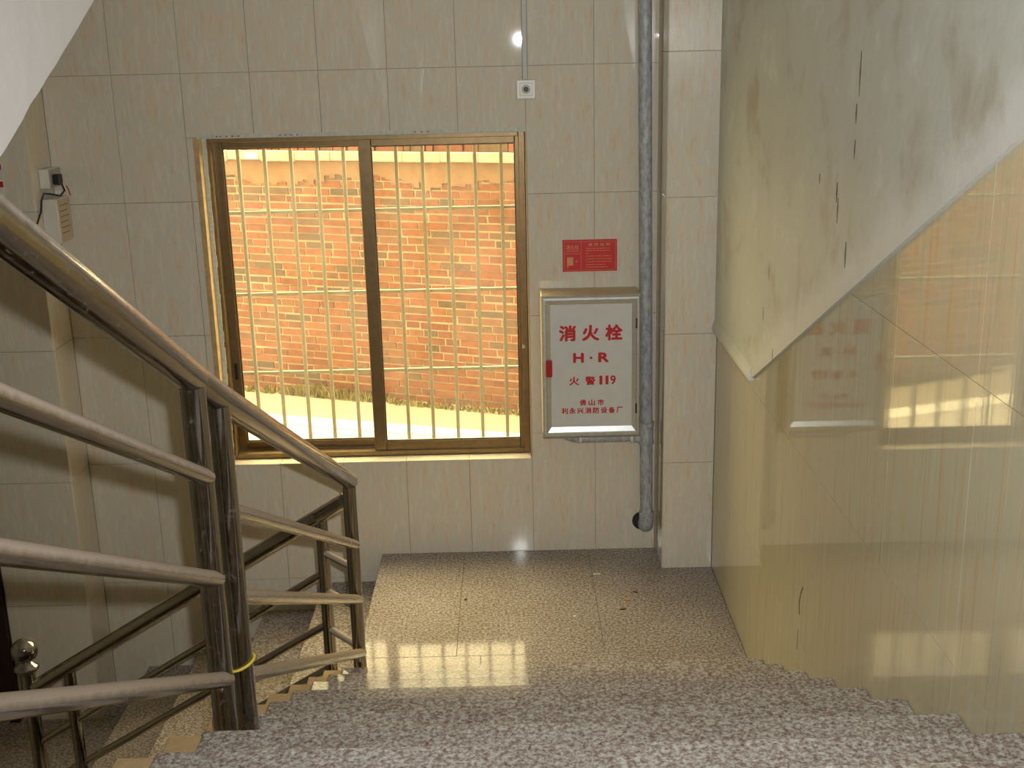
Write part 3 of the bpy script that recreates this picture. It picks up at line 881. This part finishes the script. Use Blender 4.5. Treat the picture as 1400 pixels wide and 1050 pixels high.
# road slab and kerb, turned 18 degrees
YK = math.radians(18); K0 = Vector((-1.049, 4.97, 0)); KU = Vector((math.cos(YK), -math.sin(YK), 0)); KN = Vector((math.sin(YK), math.cos(YK), 0))
def ground_poly(name, off0, off1, z0, z1, mat, label, cat):
    c = [K0 + KU * -7 + KN * off0, K0 + KU * 7 + KN * off0, K0 + KU * 7 + KN * off1, K0 + KU * -7 + KN * off1]
    o = mesh_obj(name, bm_prism(bmesh.new(), [(p.x, p.y) for p in c], 'z', z0, z1), mat); o['kind'] = 'structure'; tag(o, label); return o
ground_poly('kerb_strip', -0.20, 0.0, GZ - 0.05, GZ + 0.012, 'kerb_white', 'white painted kerb strip along the lane', 'kerb')
cr = [(-9, 1.59), (8, 1.59), tuple((K0 + KU * 7 + KN * -0.205).xy), tuple((K0 + KU * -7 + KN * -0.205).xy)]
cr[1] = (6.5, 1.59)
o = mesh_obj('road', bm_prism(bmesh.new(), cr, 'z', GZ - 0.04, GZ + 0.006), 'road_concrete'); o['kind'] = 'structure'; tag(o, 'pale concrete lane under the window')
# weeds at the foot of the brick wall
bwd = bmesh.new()
rw_ = random.Random(21)
def weed_clump(u, h, n):
    for k in range(n):
        uu = u + rw_.gauss(0, .09); of = rw_.uniform(.05, .16); hh = h * rw_.uniform(.35, 1)
        p = B0 + EU * uu + EN * of; p.z = GZ + 0.001
        a = rw_.uniform(0, 6.28)
        lean = (EU * rw_.uniform(-.6, .6) + EN * rw_.uniform(0, .4)) * hh
        w = Vector((math.cos(a), math.sin(a), 0)) * rw_.uniform(.004, .009)
        v = [bwd.verts.new(p - w), bwd.verts.new(p + w), bwd.verts.new(p + lean * .5 + w + Vector((0, 0, hh * .6))), bwd.verts.new(p + lean * .5 - w + Vector((0, 0, hh * .6))), bwd.verts.new(p + lean + Vector((0, 0, hh)))]
        bwd.faces.new((v[0], v[1], v[2], v[3])); bwd.faces.new((v[3], v[2], v[4]))
for i in range(17):
    u = -1.25 + i * 0.16
    weed_clump(u, 0.045 + 0.10 * math.exp(-((u + 0.45) / 0.42) ** 2), 70)
weeds = mesh_obj('weeds', bwd, 'weed_green'); weeds['kind'] = 'stuff'
tag(weeds, 'yellowish green weeds growing along the foot of the brick wall', 'weeds')

# ------------------------------------------------------------------ hydrant cabinet
cab = empty('hydrant_cabinet', (0.36, 1.28, 0.632)); tag(cab, 'silver framed fire hydrant cabinet with red lettering on the tile wall', 'cabinet')
CX0, CX1, CZ0, CZ1, CYF = 0.137, 0.581, 0.632, 1.293, 1.192
box('body', CX0, CX1, CYF + 0.004, YW - 0.0005, CZ0, CZ1, 'cabinet_steel', cab, 0.004)
dr = empty('door'); dr.parent = cab; dr.location = world_of(cab).inverted() @ Vector(((CX0 + CX1) / 2, CYF, CZ0))
fw = 0.040
ix0, ix1, iz0, iz1 = CX0 + fw, CX1 - fw, CZ0 + fw + 0.012, CZ1 - fw
def frame_side(outer, inner):
    # moulded profile: outer rim low, raised ridge, step down to the panel
    b = bmesh.new()
    (a0, a1), (i0, i1) = outer, inner
    rows = []
    for t, y in ((0.0, CYF + 0.004), (0.0, CYF - 0.004), (0.22, CYF - 0.013), (0.45, CYF - 0.0135), (0.55, CYF - 0.010), (1.0, CYF - 0.003), (1.0, CYF + 0.004)):
        rows.append([b.verts.new((a[0] + (i[0] - a[0]) * t, y, a[1] + (i[1] - a[1]) * t)) for a, i in ((a0, i0), (a1, i1))])
    for p, q in zip(rows, rows[1:]):
        b.faces.new((p[0], p[1], q[1], q[0]))
    b.faces.new((rows[-1][0], rows[-1][1], rows[0][1], rows[0][0]))
    return b
o4 = [(CX0, CZ0), (CX1, CZ0), (CX1, CZ1), (CX0, CZ1)]; i4 = [(ix0, iz0), (ix1, iz0), (ix1, iz1), (ix0, iz1)]
for k in range(4):
    mesh_obj('door_frame', frame_side((o4[k], o4[(k + 1) % 4]), (i4[k], i4[(k + 1) % 4])), 'silver_aluminium', dr)
box('door_panel', ix0 - 0.001, ix1 + 0.001, CYF - 0.002, CYF + 0.003, iz0 - 0.001, iz1 + 0.001, 'cabinet_panel', dr)
TY = CYF - 0.0026
TC = 0.3565
def letter_line(chars, x0, x1, zc, h, par, y, mat, bold, squeeze=1.0):
    """one part per character, cells spread evenly over x0..x1"""
    n = len(chars); cell = h * squeeze
    for i, ch in enumerate(chars):
        xc = x0 + cell / 2 + (x1 - x0 - cell) * (i / (n - 1) if n > 1 else 0.5)
        if ch == '·':
            ydisc('lettering', xc, zc - 0.001, 0.0062, y - 0.0004, y, mat, par, 16, 0.0002)
            continue
        text_mesh('lettering', ch, 1.0, xc, zc, y, mat, par, bold, cell * (0.54 if ch in '1' else 1.0), h)
def ydisc(name, x, z, r0, y0, y1, mat, par, seg=24, ch=0.002):
    return tube(name, [(x, y1, z), (x, y0 + ch, z), (x, y0, z)], r0, mat, par, seg, rads=[r0, r0, r0 - ch])
letter_line('消火栓', 0.214, 0.499, 1.122, 0.074, dr, TY, 'red_print', 0.042, 1.05)
letter_line('H·R', 0.277, 0.438, 1.008, 0.046, dr, TY, 'red_print', 0.042, 1.05)
letter_line('火警', 0.258, 0.377, 0.901, 0.041, dr, TY, 'red_print', 0.028, 1.12)
letter_line('119', 0.389, 0.469, 0.902, 0.042, dr, TY, 'red_print', 0.024, 0.60)
letter_line('佛山市', 0.305, 0.415, 0.798, 0.029, dr, TY, 'red_print', 0.034, 1.0)
letter_line('利永兴消防设备厂', 0.222, 0.501, 0.760, 0.029, dr, TY, 'red_print', 0.034, 1.0)
box('lock', CX0 + 0.016, CX0 + 0.045, CYF - 0.026, CYF - 0.006, 0.926, 1.002, 'red_plastic', dr, 0.003)
for z in (1.140, 0.745):
    box('hinge', CX1 - 0.024, CX1 - 0.017, CYF - 0.0145, CYF - 0.008, z, z + 0.046, 'dark_plastic', dr, 0.001)

# ------------------------------------------------------------------ red instruction sign
sg = empty('instruction_sign', (0.366, YW, 1.368)); tag(sg, 'small red instruction sign above the hydrant cabinet', 'sign')
SX0, SX1, SZ0, SZ1 = 0.243, 0.490, 1.368, 1.513
box('plate', SX0, SX1, YW - 0.003, YW - 0.0003, SZ0, SZ1, 'red_sign', sg)
def strip(par, x0, x1, z0, z1, y, mat, name='printed_line'):
    return box(name, x0, x1, y - 0.0006, y, z0, z1, mat, par)
sy = YW - 0.003
bmq = bmesh.new()
for a in ((SX0 + .007, SX1 - .007, SZ1 - .009, SZ1 - .0078), (SX0 + .007, SX1 - .007, SZ0 + .006, SZ0 + .0072), (SX0 + .007, SX0 + .0082, SZ0 + .006, SZ1 - .008), (SX1 - .0082, SX1 - .007, SZ0 + .006, SZ1 - .008),
          (SX0 + .083, SX0 + .0845, SZ0 + .006, SZ1 - .008), (SX0 + .007, SX0 + .083, SZ0 + .081, SZ0 + .0825)):
    bm_box(bmq, a[0], a[1], sy - 0.0006, sy, a[2], a[3])
mesh_obj('border', bmq, 'gold_print', sg)
text_mesh('lettering', '消火栓', 1.0, SX0 + 0.045, SZ0 + 0.111, sy - 0.0007, 'gold_print', sg, 0.01, 0.058, 0.023)
text_mesh('lettering', '使 用 说 明', 1.0, SX0 + 0.165, SZ0 + 0.122, sy - 0.0007, 'gold_print', sg, 0.01, 0.098, 0.015)
rl = random.Random(5)
def dashes(x0, x1, z, h):
    b = bmesh.new(); x = x0
    while x < x1:
        w = rl.uniform(.002, .006)
        bm_box(b, x, min(x + w, x1), sy - 0.0005, sy, z, z + h); x += w + rl.uniform(.0012, .0035)
    return b
mesh_obj('small_print', dashes(SX0 + .016, SX0 + .074, SZ0 + .091, .004), 'gold_print', sg)
for z, x1 in ((.103, .215), (.093, .215), (.080, .120), (.068, .222), (.055, .222), (.042, .222), (.029, .196), (.017, .205)):
    mesh_obj('small_print', dashes(SX0 + .106, SX0 + x1, SZ0 + z, .0032), 'gold_print', sg)
bmq = bmesh.new(); bm_box(bmq, SX0 + .020, SX0 + .048, sy - .0006, sy, SZ0 + .028, SZ0 + .066); bm_box(bmq, SX0 + .021, SX0 + .026, sy - .0006, sy, SZ0 + .018, SZ0 + .028); bm_box(bmq, SX0 + .056, SX0 + .070, sy - .0006, sy, SZ0 + .046, SZ0 + .048); bm_box(bmq, SX0 + .062, SX0 + .064, sy - .0006, sy, SZ0 + .040, SZ0 + .054)
mesh_obj('pictogram', bmq, 'gold_print', sg)

# ------------------------------------------------------------------ galvanised riser pipe with tee and branch
pipe = empty('riser_pipe', (0.615, 1.305, 0.13)); tag(pipe, 'grey galvanised riser pipe running up the wall beside the pillar', 'pipe')
PY = 1.308
xb, xt = 0.626, 0.602
px = lambda z: xb + (xt - xb) * (z - 0.2) / 2.3
tube('pipe_length', [(px(0.70), PY, 0.66), (px(3.49), PY, 3.49)], 0.0295, 'galvanised_pipe', pipe, 28)
tube('pipe_length', [(xb, PY, 0.20), (px(0.56), PY, 0.56)], 0.0295, 'galvanised_pipe', pipe, 28)
tx = px(0.61)
tee = lathe('tee', [(0.0, 0.0), (0.037, 0.0), (0.037, 0.016), (0.034, 0.018), (0.034, 0.087), (0.037, 0.089), (0.037, 0.105), (0.0, 0.105)], (tx, PY, 0.556), 'galvanised_pipe', pipe, 28)
tube('tee_outlet', [(tx - 0.03, PY, 0.588), (tx - 0.062, PY, 0.588)], 0.026, 'galvanised_pipe', pipe, 24)
# elbow turning into the wall
epts = [(xb, PY, 0.215)] + [(xb, PY + 0.045 * (1 - math.cos(t)), 0.175 - 0.045 * math.sin(t)) for t in [math.pi / 2 * i / 6 for i in range(7)]] + [(xb, YW - 0.002, 0.130)]
tube('elbow', epts, 0.035, 'galvanised_pipe', pipe, 28)
hol = mesh_obj('hole_shade_disc', bm_tube(bmesh.new(), [(xb - 0.014, YW - 0.0008, 0.142), (xb - 0.014, YW + 0.0005, 0.142)], 0.047, 28), 'dark_plastic', pipe)  # thin dark disc painted as the shaded hole around the elbow
br = empty('branch_pipe', (0.42, 1.30, 0.57)); tag(br, 'short horizontal pipe under the hydrant cabinet joined to the riser', 'pipe')
BZ = 0.588
tube('pipe_length', [(0.322, PY, BZ), (tx - 0.063, PY, BZ)], 0.021, 'galvanised_pipe', br, 24)
ep = [(0.322, PY, BZ), (0.300, PY, BZ), (0.275, PY, BZ + 0.006), (0.255, PY, BZ + 0.016), (0.240, PY, BZ + 0.022)]
tube('elbow', ep, 0.0215, 'galvanised_pipe', br, 24)
tube('collar', [(0.308, PY, BZ), (0.318, PY, BZ)], 0.0245, 'white_plastic', br, 24)
tube('collar', [(tx - 0.072, PY, BZ), (tx - 0.063, PY, BZ)], 0.0275, 'white_plastic', br, 24)

# ------------------------------------------------------------------ sensor plate and its cable duct
se = empty('light_sensor', (0.091, YW, 2.137)); tag(se, 'square white light sensor plate above the window corner', 'sensor')
box('plate', 0.049, 0.133, YW - 0.011, YW - 0.0004, 2.137, 2.220, 'white_plastic', se, 0.004, 2)
box('cover', 0.064, 0.118, YW - 0.015, YW - 0.011, 2.152, 2.206, 'white_plastic', se, 0.002)
def ydisc(name, x, z, r0, y0, y1, mat, par, seg=24, ch=0.002):
    return tube(name, [(x, y1, z), (x, y0 + ch, z), (x, y0, z)], r0, mat, par, seg, rads=[r0, r0, r0 - ch])
ydisc('lens_ring', 0.091, 2.179, 0.019, YW - 0.021, YW - 0.015, 'grey_plastic', se)
ydisc('lens', 0.091, 2.179, 0.011, YW - 0.024, YW - 0.021, 'dark_plastic', se)
cd = empty('cable_duct', (0.088, YW, 2.22)); tag(cd, 'narrow white cable duct rising from the light sensor', 'cable duct')
box('trunking', 0.076, 0.100, YW - 0.012, YW - 0.0004, 2.2206, 3.49, 'grey_plastic', cd, 0.002)
box('cover_strip', 0.078, 0.098, YW - 0.0135, YW - 0.012, 2.2206, 3.49, 'grey_plastic', cd, 0.001)

# ------------------------------------------------------------------ electrics on the bay's side
XS = -2.02
so = empty('socket_box', (-1.998, 1.29, 1.81)); tag(so, 'white power socket box with a dark plug in the wall corner', 'socket')
box('housing', XS + 0.0004, -1.977, 1.212, 1.350, 1.812, 1.896, 'white_plastic', so, 0.003)
box('face_plate', -1.977, -1.972, 1.214, 1.348, 1.815, 1.893, 'grey_plastic', so, 0.002)
pg = box('plug', -1.972, -1.938, 1.235, 1.272, 1.826, 1.872, 'dark_plastic', so, 0.006, 2)
co = empty('control_box', (-1.985, 1.28, 1.58)); tag(co, 'white control box with a printed sheet below the socket', 'control box')
box('housing', XS + 0.0004, -1.952, 1.200, 1.355, 1.575, 1.768, 'white_plastic', co, 0.003)
sh = box('printed_sheet', -1.952, -1.950, 1.206, 1.349, 1.580, 1.762, 'paper', co)
for i in range(6):
    z = 1.735 - i * 0.024
    box('printed_line', -1.9502, -1.9495, 1.222, 1.326 - 0.02 * (i % 2), z, z + 0.003, 'ink', sh)
ca = tube('power_cable', [(-1.94, 1.254, 1.83), (-1.93, 1.252, 1.80), (-1.945, 1.235, 1.779), (-1.975, 1.212, 1.790), (-2.0, 1.196, 1.795), (-2.012, 1.19, 1.765), (-2.014, 1.175, 1.72), (-2.016, 1.12, 1.675), (-2.05, 1.124, 1.66), (-2.12, 1.124, 1.645), (-2.25, 1.124, 1.63), (-2.5, 1.124, 1.62)], 0.0042, 'dark_plastic', None, 10)
tag(ca, 'thin dark power cable hanging from the plug along the wall', 'cable')
rw = tube('red_wire', [(-1.945, 1.318, 1.815), (-1.938, 1.324, 1.795), (-1.936, 1.330, 1.7705)], 0.0025, 'red_plastic', None, 8)
tag(rw, 'short red wire between the socket and the control box', 'wire')
al = empty('alarm_lamp', (-2.164, YP, 1.89)); tag(al, 'round red alarm lamp with pale rim at the left picture edge', 'alarm')
ydisc('rim', -2.164, 1.921, 0.036, YP - 0.014, YP - 0.0005, 'white_plastic', al)
ydisc('red_dome', -2.164, 1.921, 0.029, YP - 0.030, YP - 0.014, 'red_plastic', al, 24, 0.010)
ab = empty('alarm_button', (-2.155, YP, 1.80)); tag(ab, 'small red call button on a white plate below the alarm lamp', 'button')
box('plate', -2.195, -2.138, YP - 0.012, YP - 0.0005, 1.795, 1.868, 'white_plastic', ab, 0.003)
box('button', -2.156, -2.137, YP - 0.018, YP - 0.012, 1.834, 1.858, 'red_plastic', ab, 0.002)

# ------------------------------------------------------------------ railings
HR, PR, BR = 0.0315, 0.0255, 0.0175
def handrail(name, pts, par, mat, round_end=None, r=HR):
    """tube with an optional domed end at the last point"""
    P = [Vector(p) for p in pts]; rads = [r] * len(P)
    if round_end:
        d = (P[-1] - P[-2]).normalized(); e = P[-1]
        for t in (0.35, 0.65, 0.86, 0.97, 1.0):
            P.append(e + d * r * t * 0.9); rads.append(r * math.sqrt(max(0.0004, 1 - t * t)))
    return tube(name, P, r, mat, par, 32, rads)
def weld(p, par, r, mat='dusty_steel'):
    o = lathe('weld_collar', [(r + 0.001, -0.004), (r + 0.0045, 0.0), (r + 0.001, 0.004)], p, mat, par, 24)
    return o
# upper section, beside the camera
r1 = empty('stair_railing', (-0.64, -1.70, R * 6)); tag(r1, 'nearest steel railing section rising past the camera, dusty tubes', 'railing')
X1 = -0.638
h1 = lambda y: 1.757 - 0.525 * (y + 1.728)
handrail('handrail', [(X1, -2.95, h1(-2.95)), (X1, -1.690, h1(-1.690))], r1, 'dusty_steel')
tube('post', [(X1, -1.70, R * 6 + 0.0005), (X1, -1.70, h1(-1.70) - 0.02)], PR, 'post_steel', r1, 32)
tube('post', [(X1, -2.90, ZUP + 0.0005), (X1, -2.90, h1(-2.90) - 0.02)], PR, 'post_steel', r1, 32)
for z0, s in ((1.530, .490), (1.303, .508), (1.069, .533)):
    tube('bar', [(X1 + 0.004, -2.90, z0 + s * (2.90 - 1.70)), (X1 + 0.010, -1.695, z0 - 0.003)], BR, 'dusty_bar', r1, 24)
# middle section down to the corner
r2 = empty('stair_railing', (-0.61, -0.75, R * 3)); tag(r2, 'middle steel railing section running down to the landing corner', 'railing')
PB = Vector((-0.626, -1.565, 0)); PC = Vector((-0.597, 0.05, 0))
lerp = lambda a, b, t: a + (b - a) * t
zB, zC = 1.662, 0.868
handrail('handrail', [(X1, -1.690, h1(-1.690)), (PB.x, PB.y, zB), (PC.x + 0.0, PC.y + 0.012, zC - 0.006)], r2, 'dusty_steel', True)
tube('post', [(PB.x, PB.y, R * 6 + 0.0005), (PB.x, PB.y, zB - 0.02)], PR, 'post_steel', r2, 32)
tube('post', [(PC.x, PC.y, 0.0005), (PC.x, PC.y, zC - 0.02)], PR * 0.96, 'post_steel', r2, 32)
for za, zb in ((1.405, .618), (1.197, .399), (1.001, .179)):
    tube('bar', [(PB.x + 0.002, PB.y, za), (PC.x + 0.010, PC.y + 0.002, zb)], BR, 'dusty_bar', r2, 24)
# lower section along the lower flight
r3 = empty('stair_railing', (-1.3, 0.24, -R * 3)); tag(r3, 'darker steel railing section along the lower flight with ball topped end post', 'railing')
Q0 = Vector((-0.740, 0.200, 0.675)); Q1 = Vector((-1.945, 0.2995, -0.072))
handrail('connector', [(-0.612, 0.062, 0.792), tuple(Q0)], r3, 'lower_steel', r=0.0285)
handrail('handrail', [tuple(Q0), tuple(Q1)], r3, 'lower_steel', r=0.0285)
tube('post', [(-0.732, 0.200, -R + 0.0005), (-0.732, 0.200, 0.665)], 0.0235, 'post_steel', r3, 28)
tube('post', [(-1.794, 0.287, -R * 4 + 0.0005), (-1.794, 0.287, 0.015)], 0.0235, 'lower_steel', r3, 28)
tube('newel', [(-1.968, 0.3015, -R * 5 + 0.0005), (-1.968, 0.3015, 0.0)], 0.029, 'lower_steel', r3, 28)
lathe('newel_collar', [(0.029, -0.012), (0.034, -0.006), (0.046, 0.006), (0.050, 0.016), (0.044, 0.024), (0.030, 0.034), (0.024, 0.042)], (-1.968, 0.3015, 0.0), 'post_steel', r3, 28, 60)
lathe('newel_ball', [(0.0, -0.052)] + [(0.052 * math.sin(math.pi * i / 16), -0.052 * math.cos(math.pi * i / 16)) for i in range(1, 16)] + [(0.0, 0.052)], (-1.968, 0.3015, 0.088), 'post_steel', r3, 32, 80)
for z0, s in ((0.444, .626), (0.228, .612), (0.042, .612)):
    a = Vector((-0.732, .2, z0)); b = Vector((-1.95, .300, z0 - s * (1.95 - 0.732)))
    tube('bar', [a, b], 0.0155, 'lower_steel', r3, 20)
for z in (.526, .367, .207):
    tube('short_bar', [(-0.732, .2, z), (PC.x - 0.015, PC.y + 0.017, z)], 0.0135, 'dusty_bar', r3, 20)
# yellow string tied round the doubled posts
ring = []
for i in range(33):
    a = 2 * math.pi * i / 32
    ring.append((PB.x + 0.0293 * math.cos(a), PB.y + 0.0293 * math.sin(a), 1.035 + 0.011 * math.cos(a) + 0.004 * math.sin(a)))
st = tube('tie_string', ring, 0.0032, 'yellow_string', None, 8); tag(st, 'yellow string tied around the second of the doubled railing posts', 'string')

# ------------------------------------------------------------------ litter on the landing
def scrap(name, x, y, pts, h, mat, label, rot):
    b = bmesh.new()
    q = [(x + px_ * math.cos(rot) - py_ * math.sin(rot), y + px_ * math.sin(rot) + py_ * math.cos(rot)) for px_, py_ in pts]
    bm_prism(b, q, 'z', 0.0003, h)
    o = mesh_obj(name, b, mat); tag(o, label, 'litter'); return o
cg = tube('cigarette_end', [(0.470, 0.806, 0.0045), (0.497, 0.797, 0.0045)], 0.0042, 'cigarette_paper', None, 12); tag(cg, 'orange cigarette end lying on the granite landing', 'litter')
scrap('paper_scrap', 0.371, 1.079, [(-.018, -.004), (.016, -.006), (.020, .004), (-.015, .007)], 0.002, 'white_scrap', 'white paper strip on the landing near the window wall', 0.15)
scrap('leaf_scrap', 0.458, 0.717, [(-.014, -.004), (0, -.007), (.015, -.001), (.003, .006)], 0.003, 'dark_scrap', 'dark leaf scrap in front of the cigarette end', 0.1)
scrap('leaf_scrap', 0.530, 0.880, [(-.012, .002), (0, -.006), (.012, -.003), (.006, .005)], 0.003, 'dark_scrap', 'dark leaf scrap behind the cigarette end', -0.4)
scrap('dust_scrap', 0.245, 0.659, [(-.007, -.006), (.007, -.005), (.006, .007), (-.005, .006)], 0.003, 'white_scrap', 'small pale crumb in the middle of the landing', 0.5)
scrap('dust_scrap', -0.229, 0.845, [(-.006, -.006), (.007, -.004), (.005, .007), (-.005, .005)], 0.003, 'dark_scrap', 'tiny dark crumb on the left half of the landing', 0.2)
